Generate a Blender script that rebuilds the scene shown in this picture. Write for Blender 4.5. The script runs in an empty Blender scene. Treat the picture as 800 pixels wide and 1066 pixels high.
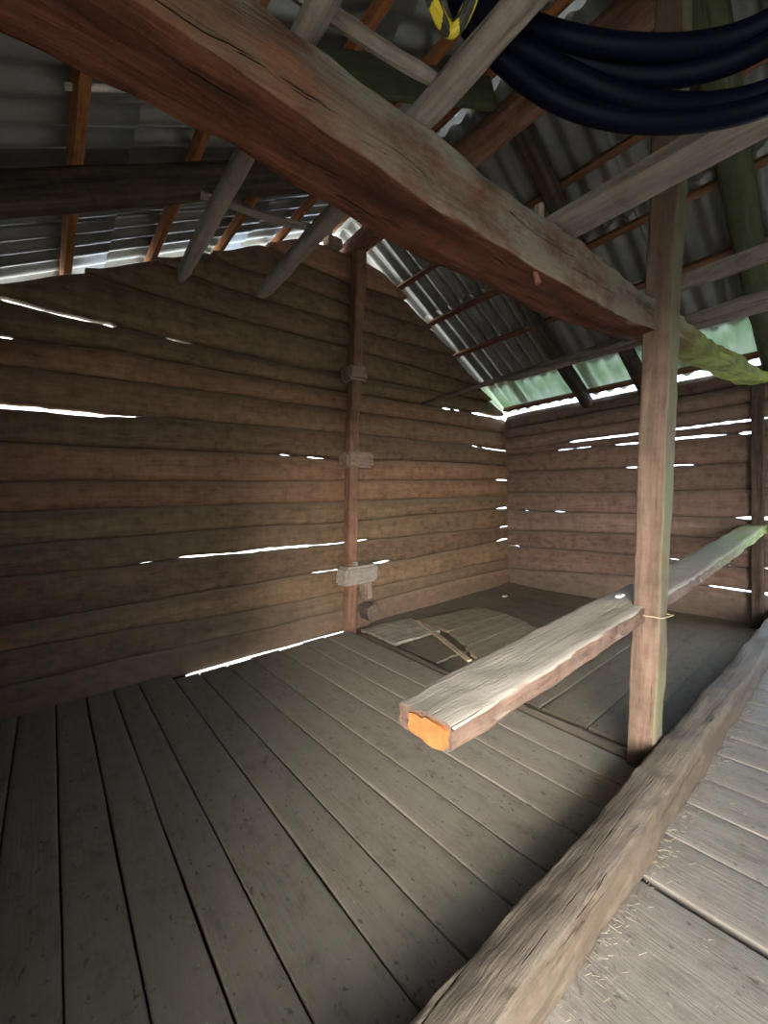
import bpy, bmesh, math, random
import numpy as np
from mathutils import Vector, Matrix, noise

random.seed(7)
D = bpy.data
SC = bpy.context.scene
COL = SC.collection

# ------------------------------------------------------------------ camera
cam_d = D.cameras.new('camera')
cam = D.objects.new('camera', cam_d)
COL.objects.link(cam)
cam_d.sensor_fit = 'HORIZONTAL'
cam_d.sensor_width = 36.0
cam_d.lens = 36.0 * 426.5 / 800.0
cam_d.clip_start = 0.02
cam_d.clip_end = 200
_r = Vector((0.77226682, -0.63436408, -0.03444081))
_u = Vector((0.04900924, 0.00543741, 0.99878352))
_f = Vector((0.63340513, 0.77301529, -0.03528883))
_r.normalize()
_f = (_f - _r * _f.dot(_r)).normalized()
_u = _r.cross(_f)
cm = Matrix((_r, _u, -_f)).transposed().to_4x4()
cm.translation = (0, 0, 1.5)
cam.matrix_world = cm
SC.camera = cam

# ------------------------------------------------------------------ world, daylight, exposure
SC.view_settings.view_transform = 'Standard'
SC.view_settings.look = 'None'
SC.view_settings.gamma = 1.0
SC.view_settings.use_curve_mapping = False
SC.view_settings.exposure = 3.5
try:
    SC.cycles.use_denoising = True
    SC.cycles.denoising_prefilter = 'ACCURATE'
    SC.cycles.max_bounces = 10
    SC.cycles.diffuse_bounces = 6
    SC.cycles.sample_clamp_indirect = 6.0
except Exception:
    pass

world = D.worlds.new('daylight')
SC.world = world
world.use_nodes = True
wn = world.node_tree.nodes
wl = world.node_tree.links
wn.clear()
bg = wn.new('ShaderNodeBackground')
out = wn.new('ShaderNodeOutputWorld')
tc = wn.new('ShaderNodeTexCoord')
sep = wn.new('ShaderNodeSeparateXYZ')
rmp = wn.new('ShaderNodeValToRGB')
rmp.color_ramp.elements[0].position = 0.0
rmp.color_ramp.elements[0].color = (1.0, 0.99, 0.97, 1)
rmp.color_ramp.elements[1].position = 0.8
rmp.color_ramp.elements[1].color = (0.93, 0.965, 1.0, 1)
wl.new(tc.outputs['Generated'], sep.inputs[0])
wl.new(sep.outputs['Z'], rmp.inputs[0])
# bluer, clearer sky towards the far doorway
rmx = wn.new('ShaderNodeValToRGB')
rmx.color_ramp.elements[0].position = 0.1
rmx.color_ramp.elements[0].color = (1, 1, 1, 1)
rmx.color_ramp.elements[1].position = 0.9
rmx.color_ramp.elements[1].color = (0.62, 0.84, 1.15, 1)
wl.new(sep.outputs['X'], rmx.inputs[0])
mxs = wn.new('ShaderNodeMix')
mxs.data_type = 'RGBA'
mxs.blend_type = 'MULTIPLY'
mxs.inputs[0].default_value = 1.0
wl.new(rmp.outputs[0], mxs.inputs[6])
wl.new(rmx.outputs[0], mxs.inputs[7])
wl.new(mxs.outputs[2], bg.inputs['Color'])
bg.inputs['Strength'].default_value = 0.9
wl.new(bg.outputs[0], out.inputs['Surface'])


# hazy low sun, behind the photographer and to the left, shining in through the near doorway
sun_d = D.lights.new('hazy_sun', 'SUN')
sun_d.energy = 2.2
sun_d.angle = math.radians(45)
sun_d.color = (1.0, 0.92, 0.80)
sun_o = D.objects.new('hazy_sun', sun_d)
COL.objects.link(sun_o)
sun_o.rotation_euler = Vector((-0.74, -0.66, 0.11)).to_track_quat('Z', 'Y').to_euler()


def portal(name, loc, rot, sx, sy):
    l = D.lights.new(name, 'AREA')
    l.shape = 'RECTANGLE'
    l.size, l.size_y = sx, sy
    l.cycles.is_portal = True
    o = D.objects.new(name, l)
    COL.objects.link(o)
    o.location = loc
    o.rotation_euler = rot
    return o


# daylight comes in at the two open ends of the drive-through bay
portal('doorway_daylight_near', (-0.62, -1.25, 0.95), (0, math.radians(-90), 0), 2.3, 2.3)
portal('doorway_daylight_far', (6.1, -0.25, 0.95), (0, math.radians(90), 0), 2.3, 1.5)

# ------------------------------------------------------------------ materials
def _mat(name):
    m = D.materials.new(name)
    m.use_nodes = True
    nt = m.node_tree
    nt.nodes.clear()
    o = nt.nodes.new('ShaderNodeOutputMaterial')
    b = nt.nodes.new('ShaderNodeBsdfPrincipled')
    nt.links.new(b.outputs[0], o.inputs[0])
    return m, nt, b


def N(nt, typ, **kw):
    n = nt.nodes.new(typ)
    for k, v in kw.items():
        setattr(n, k, v)
    return n


def ramp(nt, fac, stops):
    r = N(nt, 'ShaderNodeValToRGB')
    el = r.color_ramp.elements
    while len(el) < len(stops):
        el.new(0.5)
    for e, (p, c) in zip(el, stops):
        e.position = p
        e.color = (*c, 1) if len(c) == 3 else c
    nt.links.new(fac, r.inputs[0])
    return r.outputs[0]


def mixc(nt, fac, a, b, mode='MIX'):
    m = N(nt, 'ShaderNodeMix', data_type='RGBA', blend_type=mode)
    if isinstance(fac, (int, float)):
        m.inputs[0].default_value = fac
    else:
        nt.links.new(fac, m.inputs[0])
    for i, v in ((6, a), (7, b)):
        if isinstance(v, tuple):
            m.inputs[i].default_value = (*v, 1)
        else:
            nt.links.new(v, m.inputs[i])
    return m.outputs[2]


def mth(nt, op, a, b=0.0, clamp=False):
    m = N(nt, 'ShaderNodeMath', operation=op, use_clamp=clamp)
    for i, v in ((0, a), (1, b)):
        if isinstance(v, (int, float)):
            m.inputs[i].default_value = v
        else:
            nt.links.new(v, m.inputs[i])
    return m.outputs[0]


def noise_tex(nt, vec, scale, sv=(1, 1, 1), detail=6, rough=0.6, dist=0.0):
    mp = N(nt, 'ShaderNodeMapping')
    mp.inputs['Scale'].default_value = sv
    nt.links.new(vec, mp.inputs[0])
    n = N(nt, 'ShaderNodeTexNoise')
    n.inputs['Scale'].default_value = scale
    n.inputs['Detail'].default_value = detail
    n.inputs['Roughness'].default_value = rough
    n.inputs['Distortion'].default_value = dist
    nt.links.new(mp.outputs[0], n.inputs['Vector'])
    return n.outputs['Fac']


def wood(name, dark, mid, light, dust=None, dust_amt=0.0, dust_up=0.0, var=0.25, moss=None,
         moss_from=None, moss_amt=1.0, rough=0.85, crack=1.0, bump=0.7, hue=None, spec=0.25, gr=(0.28, 0.72), fine=0.8, face=None, tint=None, speck=0.0, mottle=0.55, dirt=None):
    """aged timber; the grain runs along local X"""
    m, nt, b = _mat(name)
    co = N(nt, 'ShaderNodeTexCoord').outputs['Object']
    geo = N(nt, 'ShaderNodeNewGeometry')
    rnd = geo.outputs['Random Per Island']
    off = N(nt, 'ShaderNodeVectorMath', operation='MULTIPLY_ADD')
    cmb = N(nt, 'ShaderNodeCombineXYZ')
    for i in range(3):
        nt.links.new(rnd, cmb.inputs[i])
    nt.links.new(cmb.outputs[0], off.inputs[0])
    off.inputs[1].default_value = (37, 11, 23)
    nt.links.new(co, off.inputs[2])
    v = off.outputs[0]
    g1 = noise_tex(nt, v, 1.0, (0.9, 13, 13), 7, 0.65, 0.6)
    g2 = noise_tex(nt, v, 1.0, (4, 70, 70), 5, 0.6, 0.3)
    big = noise_tex(nt, v, 1.0, (1.1, 3, 3), 4, 0.55)
    mot = noise_tex(nt, v, 14.0, (0.6, 1, 1), 6, 0.7)
    c = ramp(nt, g1, [(gr[0], dark), (0.5, mid), (gr[1], light)])
    if hue is not None:
        hb = ramp(nt, big, [(0.4, (0, 0, 0)), (0.62, (1, 1, 1))])
        c = mixc(nt, hb, c, hue, 'MIX') if len(hue) == 3 else c
    # fine grain
    fg = ramp(nt, g2, [(0.3, (0.62, 0.62, 0.62)), (0.62, (1.12, 1.12, 1.12))])
    c = mixc(nt, fine, c, fg, 'MULTIPLY')
    # weather mottling and hewing marks
    mo = ramp(nt, mot, [(0.32, (0.55, 0.54, 0.53)), (0.5, (0.98, 0.98, 0.98)), (0.68, (1.35, 1.33, 1.3))])
    c = mixc(nt, mottle, c, mo, 'MULTIPLY')
    adz = ramp(nt, noise_tex(nt, v, 1.0, (16, 3.5, 3.5), 4, 0.6, 0.8), [(0.36, (0.72, 0.71, 0.70)), (0.62, (1.14, 1.13, 1.11))])
    c = mixc(nt, mottle * 0.8, c, adz, 'MULTIPLY')
    # broad tone + per timber tone
    bt = ramp(nt, big, [(0.3, (0.72, 0.72, 0.72)), (0.7, (1.2, 1.2, 1.2))])
    c = mixc(nt, 0.7, c, bt, 'MULTIPLY')
    pv = N(nt, 'ShaderNodeMapRange')
    nt.links.new(rnd, pv.inputs[0])
    pv.inputs[3].default_value = 1 - var
    pv.inputs[4].default_value = 1 + var
    pc = N(nt, 'ShaderNodeCombineColor')
    for i in range(3):
        nt.links.new(pv.outputs[0], pc.inputs[i])
    c = mixc(nt, 1.0, c, pc.outputs[0], 'MULTIPLY')
    if tint is not None:
        c = mixc(nt, 1.0, c, ramp(nt, rnd, [(0.0, tint[0]), (0.35, tint[1]), (0.7, tint[0]), (1.0, tint[2])]), 'MULTIPLY')
    # drying cracks
    ck = noise_tex(nt, v, 1.0, (1.6, 34, 34), 3, 0.5, 0.4)
    ckm = ramp(nt, ck, [(0.30, (1, 1, 1)), (0.345, (0, 0, 0))])
    c = mixc(nt, mth(nt, 'MULTIPLY', ckm, 0.6 * crack), c, (0.02, 0.014, 0.01))
    if speck:
        sp1 = ramp(nt, noise_tex(nt, v, 38.0, (0.7, 1, 1), 3, 0.55), [(0.64, (0, 0, 0)), (0.70, (1, 1, 1))])
        SPK.append((sp1, ramp(nt, noise_tex(nt, v, 55.0, (0.6, 1.3, 1), 2, 0.5), [(0.70, (0, 0, 0)), (0.74, (1, 1, 1))])))
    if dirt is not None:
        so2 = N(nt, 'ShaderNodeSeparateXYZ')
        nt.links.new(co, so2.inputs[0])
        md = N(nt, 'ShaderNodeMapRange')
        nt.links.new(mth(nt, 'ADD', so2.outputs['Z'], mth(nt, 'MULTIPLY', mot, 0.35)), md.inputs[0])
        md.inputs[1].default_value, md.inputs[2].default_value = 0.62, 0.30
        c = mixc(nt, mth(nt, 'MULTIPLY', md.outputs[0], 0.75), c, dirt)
    # knots: small dark dots
    vo = N(nt, 'ShaderNodeTexVoronoi')
    mpk = N(nt, 'ShaderNodeMapping')
    mpk.inputs['Scale'].default_value = (2.3, 4.5, 4.5)
    nt.links.new(v, mpk.inputs[0])
    nt.links.new(mpk.outputs[0], vo.inputs['Vector'])
    vo.inputs['Scale'].default_value = 1.0
    kn = ramp(nt, vo.outputs['Distance'], [(0.06, (1, 1, 1)), (0.10, (0, 0, 0))])
    c = mixc(nt, mth(nt, 'MULTIPLY', kn, 0.55), c, (0.03, 0.018, 0.012))
    if dust is not None:
        dn = ramp(nt, mot, [(0.3, (0.25, 0.25, 0.25)), (0.55, (1, 1, 1))])
        fac = mth(nt, 'MULTIPLY', dn, dust_amt)
        if dust_up:
            sx = N(nt, 'ShaderNodeSeparateXYZ')
            nt.links.new(geo.outputs['Normal'], sx.inputs[0])
            mr = N(nt, 'ShaderNodeMapRange')
            nt.links.new(sx.outputs['Z'], mr.inputs[0])
            mr.inputs[1].default_value = 0.25
            mr.inputs[2].default_value = 0.85
            up = mth(nt, 'MULTIPLY', mr.outputs[0], mth(nt, 'MULTIPLY', ramp(nt, mot, [(0.3, (0.6, 0.6, 0.6)), (0.5, (1, 1, 1))]), dust_up))
            fac = mth(nt, 'MINIMUM', mth(nt, 'MAXIMUM', fac, up), 0.96)
        c = mixc(nt, fac, c, dust)
    if speck:
        a_, b_ = SPK.pop()
        c = mixc(nt, mth(nt, 'MULTIPLY', a_, speck), c, (0.06, 0.05, 0.04))
        c = mixc(nt, mth(nt, 'MULTIPLY', b_, speck), c, (0.42, 0.37, 0.28))
    if face is not None:
        # one side retoned
        vt = N(nt, 'ShaderNodeVectorTransform', vector_type='NORMAL', convert_from='WORLD', convert_to='OBJECT')
        nt.links.new(geo.outputs['Normal'], vt.inputs[0])
        dt = N(nt, 'ShaderNodeVectorMath', operation='DOT_PRODUCT')
        nt.links.new(vt.outputs[0], dt.inputs[0])
        dt.inputs[1].default_value = face[0]
        mr = N(nt, 'ShaderNodeMapRange')
        nt.links.new(dt.outputs['Value'], mr.inputs[0])
        mr.inputs[1].default_value = 0.35
        mr.inputs[2].default_value = 0.8
        fm = ramp(nt, noise_tex(nt, v, 9.0, (0.5, 1, 1), 6, 0.7), [(0.34, (0.12, 0.12, 0.12)), (0.56, (1, 1, 1))])
        ff = mth(nt, 'MULTIPLY', mth(nt, 'MULTIPLY', mr.outputs[0], fm), face[2])
        if len(face) > 3:
            so_ = N(nt, 'ShaderNodeSeparateXYZ')
            nt.links.new(co, so_.inputs[0])
            rx = N(nt, 'ShaderNodeMapRange')
            nt.links.new(so_.outputs['X'], rx.inputs[0])
            rx.inputs[1].default_value, rx.inputs[2].default_value = face[3]
            rx.inputs[3].default_value = 0.35
            rz = N(nt, 'ShaderNodeMapRange')
            nt.links.new(so_.outputs['Z'], rz.inputs[0])
            rz.inputs[1].default_value, rz.inputs[2].default_value = -0.045, -0.075
            # bare orange wood along the lower edge, where the surface has broken away
            ed = mth(nt, 'MULTIPLY', mth(nt, 'MULTIPLY', rz.outputs[0], mr.outputs[0]), mth(nt, 'SUBTRACT', 1.25, rx.outputs[0], True))
            c = mixc(nt, mth(nt, 'MULTIPLY', ed, ramp(nt, mot, [(0.35, (0.25, 0.25, 0.25)), (0.6, (1, 1, 1))])), c, (0.22, 0.09, 0.036))
            ff = mth(nt, 'MULTIPLY', mth(nt, 'MULTIPLY', ff, rx.outputs[0]), mth(nt, 'SUBTRACT', 1.0, mth(nt, 'MULTIPLY', ed, 0.8)))
        c = mixc(nt, ff, c, face[1])
    if moss is not None:
        so = N(nt, 'ShaderNodeSeparateXYZ')
        nt.links.new(co, so.inputs[0])
        mr = N(nt, 'ShaderNodeMapRange')
        nt.links.new(so.outputs['X'], mr.inputs[0])
        a, e = moss_from if moss_from else (-100, -99)
        mr.inputs[1].default_value = a
        mr.inputs[2].default_value = e
        mm = noise_tex(nt, v, 7.0, (0.7, 1, 1), 6, 0.7)
        mk = ramp(nt, mm, [(0.36, (0, 0, 0)), (0.56, (1, 1, 1))])
        fac = mth(nt, 'MULTIPLY', mth(nt, 'MULTIPLY', mr.outputs[0], moss_amt), mth(nt, 'ADD', mth(nt, 'MULTIPLY', mk, 0.65), 0.35))
        c = mixc(nt, fac, c, moss)
    nt.links.new(c, b.inputs['Base Color'])
    b.inputs['Roughness'].default_value = rough
    b.inputs['Specular IOR Level'].default_value = spec
    h = mth(nt, 'ADD', mth(nt, 'MULTIPLY', g1, 0.5), mth(nt, 'ADD', mth(nt, 'MULTIPLY', g2, 0.35), mth(nt, 'MULTIPLY', mot, 0.3)))
    h = mth(nt, 'SUBTRACT', h, mth(nt, 'MULTIPLY', ckm, 0.6 * crack))
    bp = N(nt, 'ShaderNodeBump')
    bp.inputs['Strength'].default_value = bump
    bp.inputs['Distance'].default_value = 0.012
    nt.links.new(h, bp.inputs['Height'])
    nt.links.new(bp.outputs[0], b.inputs['Normal'])
    return m


def plain(name, col, rough=0.7, metal=0.0, spec=0.3, nscale=0, namt=0.3):
    m, nt, b = _mat(name)
    b.inputs['Roughness'].default_value = rough
    b.inputs['Metallic'].default_value = metal
    b.inputs['Specular IOR Level'].default_value = spec
    if nscale:
        co = N(nt, 'ShaderNodeTexCoord').outputs['Object']
        f = noise_tex(nt, co, nscale, (1, 1, 1), 6, 0.65)
        lo = tuple(x * (1 - namt) for x in col)
        hi = tuple(min(1, x * (1 + namt)) for x in col)
        c = ramp(nt, f, [(0.3, lo), (0.7, hi)])
        nt.links.new(c, b.inputs['Base Color'])
        bp = N(nt, 'ShaderNodeBump')
        bp.inputs['Strength'].default_value = 0.3
        bp.inputs['Distance'].default_value = 0.01
        nt.links.new(f, bp.inputs['Height'])
        nt.links.new(bp.outputs[0], b.inputs['Normal'])
    else:
        b.inputs['Base Color'].default_value = (*col, 1)
    return m


SPK = []
DUST = (0.30, 0.275, 0.235)
M = {}
TINT = ((1.05, 0.97, 0.90), (0.94, 1.0, 0.84), (1.16, 0.92, 0.86))
M['wall'] = wood('aged_wall_timber', (0.115, 0.068, 0.042), (0.24, 0.143, 0.088), (0.37, 0.235, 0.148),
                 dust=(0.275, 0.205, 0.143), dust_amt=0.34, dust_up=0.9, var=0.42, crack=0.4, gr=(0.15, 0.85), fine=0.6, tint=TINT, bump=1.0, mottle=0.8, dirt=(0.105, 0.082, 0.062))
M['wall_red'] = wood('aged_wall_timber_reddish', (0.10, 0.058, 0.046), (0.185, 0.112, 0.09), (0.28, 0.18, 0.147),
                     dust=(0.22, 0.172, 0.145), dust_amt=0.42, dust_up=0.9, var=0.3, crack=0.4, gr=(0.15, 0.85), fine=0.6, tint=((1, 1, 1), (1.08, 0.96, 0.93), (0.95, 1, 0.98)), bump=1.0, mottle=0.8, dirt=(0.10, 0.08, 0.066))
M['beam'] = wood('tie_beam_timber', (0.03, 0.009, 0.006), (0.085, 0.025, 0.014), (0.155, 0.055, 0.030),
                 dust=(0.26, 0.21, 0.16), dust_amt=0.05, dust_up=0.9, var=0, moss=(0.28, 0.34, 0.09), moss_from=(3.2, 4.2),
                 spec=0.12, crack=1.0, bump=1.2, face=((0, -1, 0), (0.20, 0.18, 0.148), 0.97, (0.6, 1.35)))
M['rail'] = wood('rail_timber', (0.035, 0.013, 0.008), (0.098, 0.040, 0.024), (0.17, 0.078, 0.048),
                 dust=(0.40, 0.378, 0.335), dust_amt=0.2, dust_up=1.25, var=0, moss=(0.30, 0.42, 0.09), moss_from=(2.5, 4.2),
                 moss_amt=0.6, bump=0.9)
M['post'] = wood('post_timber', (0.055, 0.028, 0.02), (0.14, 0.082, 0.058), (0.235, 0.15, 0.11),
                 dust=(0.155, 0.125, 0.102), dust_amt=0.4, var=0, bump=0.8, face=((0, 1, 0), (0.14, 0.155, 0.09), 0.8))
M['brace'] = wood('brace_timber', (0.12, 0.05, 0.03), (0.27, 0.125, 0.075), (0.38, 0.2, 0.13), dust=(0.3, 0.22, 0.17), dust_amt=0.25, var=0.1)
M['clamp'] = wood('clamp_timber', (0.14, 0.07, 0.05), (0.3, 0.18, 0.13), (0.42, 0.28, 0.21), dust=(0.42, 0.36, 0.3), dust_amt=0.35, dust_up=0.9, var=0.1)
M['clamp_grey'] = wood('clamp_timber_grey', (0.2, 0.17, 0.14), (0.36, 0.31, 0.26), (0.46, 0.41, 0.35), dust=(0.42, 0.39, 0.33), dust_amt=0.5, dust_up=0.9, var=0.1)
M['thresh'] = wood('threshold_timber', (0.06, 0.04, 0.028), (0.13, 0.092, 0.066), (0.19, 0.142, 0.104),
                   dust=(0.165, 0.142, 0.115), dust_amt=0.55, dust_up=0.9, var=0, bump=1.2, crack=0.6, face=((0, -1, 0), (0.072, 0.054, 0.04), 0.75))  # drive-side face darkened: shade put into the colour
M['floor'] = wood('dusty_floor_board', (0.19, 0.165, 0.125), (0.27, 0.238, 0.185), (0.32, 0.285, 0.225),
                  dust=(0.275, 0.25, 0.207), dust_amt=0.85, var=0.06, crack=0.15, bump=0.4, gr=(0.15, 0.85), fine=0.25, speck=0.6)
M['floor_drive'] = wood('drive_floor_board', (0.17, 0.155, 0.135), (0.24, 0.22, 0.195), (0.30, 0.275, 0.245),
                        dust=(0.26, 0.242, 0.22), dust_amt=0.85, var=0.05, crack=0.15, bump=0.5, gr=(0.15, 0.85), fine=0.25, speck=0.6)
M['floor_back'] = wood('dirty_back_floor', (0.12, 0.105, 0.078), (0.18, 0.158, 0.12), (0.23, 0.205, 0.16),
                       dust=(0.19, 0.168, 0.13), dust_amt=0.9, var=0.08, crack=0.2, bump=0.8, gr=(0.15, 0.85), fine=0.3, speck=0.5)
M['pole'] = wood('grey_pole_timber', (0.12, 0.09, 0.078), (0.225, 0.18, 0.157), (0.31, 0.26, 0.23), dust=(0.28, 0.24, 0.21), dust_amt=0.3, dust_up=0.8, var=0.1)
M['dark_pole'] = wood('dark_pole_timber', (0.07, 0.055, 0.048), (0.16, 0.13, 0.115), (0.26, 0.22, 0.2), dust=(0.28, 0.25, 0.23), dust_amt=0.25, dust_up=0.7, var=0.1)
M['batten'] = wood('orange_batten_timber', (0.20, 0.075, 0.028), (0.42, 0.17, 0.065), (0.56, 0.27, 0.12), var=0.12, crack=0.4, bump=0.4)
M['batten_brown'] = wood('brown_batten_timber', (0.09, 0.04, 0.022), (0.19, 0.088, 0.052), (0.27, 0.145, 0.095), var=0.12, crack=0.4, bump=0.4)
M['rafter'] = wood('dark_rafter_timber', (0.035, 0.025, 0.02), (0.085, 0.062, 0.048), (0.15, 0.115, 0.09), var=0.1)
M['rafter_moss'] = wood('mossy_rafter_timber', (0.035, 0.037, 0.022), (0.07, 0.075, 0.045), (0.11, 0.115, 0.075),
                        moss=(0.085, 0.095, 0.045), moss_amt=0.5, var=0.1)
M['ridge'] = wood('ridge_log_timber', (0.10, 0.045, 0.03), (0.22, 0.10, 0.065), (0.33, 0.17, 0.115), dust=(0.3, 0.23, 0.18), dust_amt=0.2, var=0)
M['weathered'] = wood('weathered_board', (0.3, 0.27, 0.23), (0.46, 0.42, 0.36), (0.56, 0.52, 0.45), var=0.05, bump=0.9)
M['loose'] = wood('loose_board', (0.2, 0.16, 0.11), (0.31, 0.26, 0.185), (0.39, 0.33, 0.24), dust=(0.33, 0.29, 0.23), dust_amt=0.5, var=0.08)
M['lath'] = wood('pale_lath', (0.42, 0.34, 0.23), (0.58, 0.47, 0.33), (0.68, 0.57, 0.42), var=0.05, crack=0.2)
M['pale'] = wood('whitish_lath', (0.6, 0.58, 0.52), (0.75, 0.73, 0.67), (0.85, 0.83, 0.78), var=0, crack=0.3)
M['sawn'] = plain('sawn_end_grain', (0.36, 0.14, 0.045), 0.8, nscale=22, namt=0.35)
M['straw'] = plain('straw', (0.15, 0.13, 0.095), 0.7, nscale=3, namt=0.35)
M['hose'] = plain('black_rubber_hose', (0.002, 0.0026, 0.008), 0.5, spec=0.05)
M['sun_spot'] = plain('white_sun_fleck', (0.8, 0.8, 0.78), 0.8)
M['cord'] = plain('thin_cord', (0.55, 0.42, 0.28), 0.8)
M['nail'] = plain('peg_wood', (0.17, 0.065, 0.05), 0.8)


def sheet_mat():
    m, nt, b = _mat('grey_corrugated_sheet')
    co = N(nt, 'ShaderNodeTexCoord').outputs['Object']
    rnd = N(nt, 'ShaderNodeNewGeometry').outputs['Random Per Island']
    f = noise_tex(nt, co, 3.0, (0.5, 1, 1), 7, 0.65)
    f2 = noise_tex(nt, co, 30.0, (0.4, 1, 1), 5, 0.7)
    c = ramp(nt, f, [(0.3, (0.12, 0.12, 0.115)), (0.55, (0.22, 0.222, 0.216)), (0.8, (0.32, 0.32, 0.31))])
    st = ramp(nt, f2, [(0.35, (0.85, 0.85, 0.84)), (0.65, (1.05, 1.05, 1.05))])
    c = mixc(nt, 0.7, c, st, 'MULTIPLY')
    nt.links.new(c, b.inputs['Base Color'])
    r = ramp(nt, f, [(0.3, (0.32, 0.32, 0.32)), (0.75, (0.55, 0.55, 0.55))])
    nt.links.new(r, b.inputs['Roughness'])
    b.inputs['Metallic'].default_value = 0.35
    b.inputs['Specular IOR Level'].default_value = 0.5
    return m


def translucent_sheet():
    m = D.materials.new('greenish_translucent_sheet')
    m.use_nodes = True
    nt = m.node_tree
    nt.nodes.clear()
    o = nt.nodes.new('ShaderNodeOutputMaterial')
    co = N(nt, 'ShaderNodeTexCoord').outputs['Object']
    f = noise_tex(nt, co, 4.0, (0.6, 1, 1), 5, 0.6)
    c = ramp(nt, f, [(0.32, (0.46, 0.60, 0.42)), (0.6, (0.70, 0.76, 0.69)), (0.8, (0.80, 0.83, 0.80))])
    d = N(nt, 'ShaderNodeBsdfDiffuse')
    t = N(nt, 'ShaderNodeBsdfTranslucent')
    nt.links.new(c, d.inputs['Color'])
    nt.links.new(c, t.inputs['Color'])
    mx = N(nt, 'ShaderNodeMixShader')
    mx.inputs[0].default_value = 0.22
    nt.links.new(d.outputs[0], mx.inputs[1])
    nt.links.new(t.outputs[0], mx.inputs[2])
    nt.links.new(mx.outputs[0], o.inputs[0])
    return m


def tape_mat():
    m, nt, b = _mat('yellow_black_tape')
    co = N(nt, 'ShaderNodeTexCoord').outputs['Object']
    w = N(nt, 'ShaderNodeTexWave', wave_type='BANDS', bands_direction='DIAGONAL')
    w.inputs['Scale'].default_value = 16.0
    w.inputs['Distortion'].default_value = 2.0
    nt.links.new(co, w.inputs['Vector'])
    f = noise_tex(nt, co, 55.0, (1, 1, 1), 3, 0.6)
    k = mth(nt, 'MULTIPLY', w.outputs['Fac'], f)
    c = ramp(nt, k, [(0.27, (0.50, 0.40, 0.02)), (0.30, (0.02, 0.02, 0.015))])
    nt.links.new(c, b.inputs['Base Color'])
    b.inputs['Roughness'].default_value = 0.5
    return m


def grass_mat():
    m, nt, b = _mat('grass_ground')
    co = N(nt, 'ShaderNodeTexCoord').outputs['Object']
    f = noise_tex(nt, co, 1.5, (1, 1, 1), 6, 0.7)
    c = ramp(nt, f, [(0.3, (0.40, 0.40, 0.32)), (0.7, (0.58, 0.57, 0.50))])
    nt.links.new(c, b.inputs['Base Color'])
    b.inputs['Roughness'].default_value = 0.9
    return m


M['sheet'] = sheet_mat()
M['wall_dark'] = wood('dark_wall_timber', (0.05, 0.04, 0.03), (0.10, 0.075, 0.055), (0.16, 0.12, 0.09))
M['translucent'] = translucent_sheet()
M['tape'] = tape_mat()
M['grass'] = grass_mat()

# ------------------------------------------------------------------ mesh helpers
def fr(x, y, z=0.0):
    return noise.noise(Vector((x, y, z)))


def link_mesh(name, verts, faces, mat, matrix=None, parent=None, smooth=True, sharp=0.7, local=False):
    """verts are world positions (or local ones with local=True); matrix is the object's own frame"""
    me = D.meshes.new(name)
    if matrix is None:
        matrix = Matrix.Identity(4)
    if not local:
        inv = matrix.inverted()
        verts = [inv @ Vector(v) for v in verts]
    me.from_pydata([tuple(v) for v in verts], [], faces)
    me.update()
    bm = bmesh.new()
    bm.from_mesh(me)
    bmesh.ops.recalc_face_normals(bm, faces=bm.faces)
    bm.to_mesh(me)
    bm.free()
    if smooth:
        me.polygons.foreach_set('use_smooth', [True] * len(me.polygons))
        me.set_sharp_from_angle(angle=sharp)
    me.materials.append(M[mat])
    o = D.objects.new(name, me)
    COL.objects.link(o)
    if parent is not None:
        o.parent = parent
        o.matrix_parent_inverse = Matrix.Identity(4)
        o.matrix_local = parent.matrix_world.inverted() @ matrix
    else:
        o.matrix_world = matrix
    return o


def tag(o, label=None, cat=None, group=None, kind=None):
    if label:
        o['label'] = label
    if cat:
        o['category'] = cat
    if group:
        o['group'] = group
    if kind:
        o['kind'] = kind
    return o


def frame(origin, xdir, zhint=(0, 0, 1)):
    x = Vector(xdir).normalized()
    z = Vector(zhint)
    if abs(x.dot(z)) > 0.95:
        z = Vector((0, 1, 0))
    y = z.cross(x).normalized()
    z = x.cross(y)
    m = Matrix((x, y, z)).transposed().to_4x4()
    m.translation = origin
    return m


def ring_profile(round_, n_side=4, n_corner=3):
    """unit rounded square ring, half size 1; round_ 0..1"""
    if round_ >= 0.99:
        return [(math.cos(2 * math.pi * i / 18), math.sin(2 * math.pi * i / 18)) for i in range(18)]
    r = max(round_, 0.02)
    pts = []
    for q in range(4):
        a0 = q * math.pi / 2
        cx, cy = [(1 - r, 1 - r), (-(1 - r), 1 - r), (-(1 - r), -(1 - r)), (1 - r, -(1 - r))][q]
        for k in range(n_corner + 1):
            a = a0 + (math.pi / 2) * k / n_corner
            pts.append((cx + r * math.cos(a), cy + r * math.sin(a)))
        nx, ny = [(-(1 - r), 1), (-1, -(1 - r)), ((1 - r), -1), (1, (1 - r))][q]
        sx, sy = pts[-1]
        for k in range(1, n_side):
            t = k / n_side
            pts.append((sx + (nx - sx) * t, sy + (ny - sy) * t))
    return pts


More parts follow.
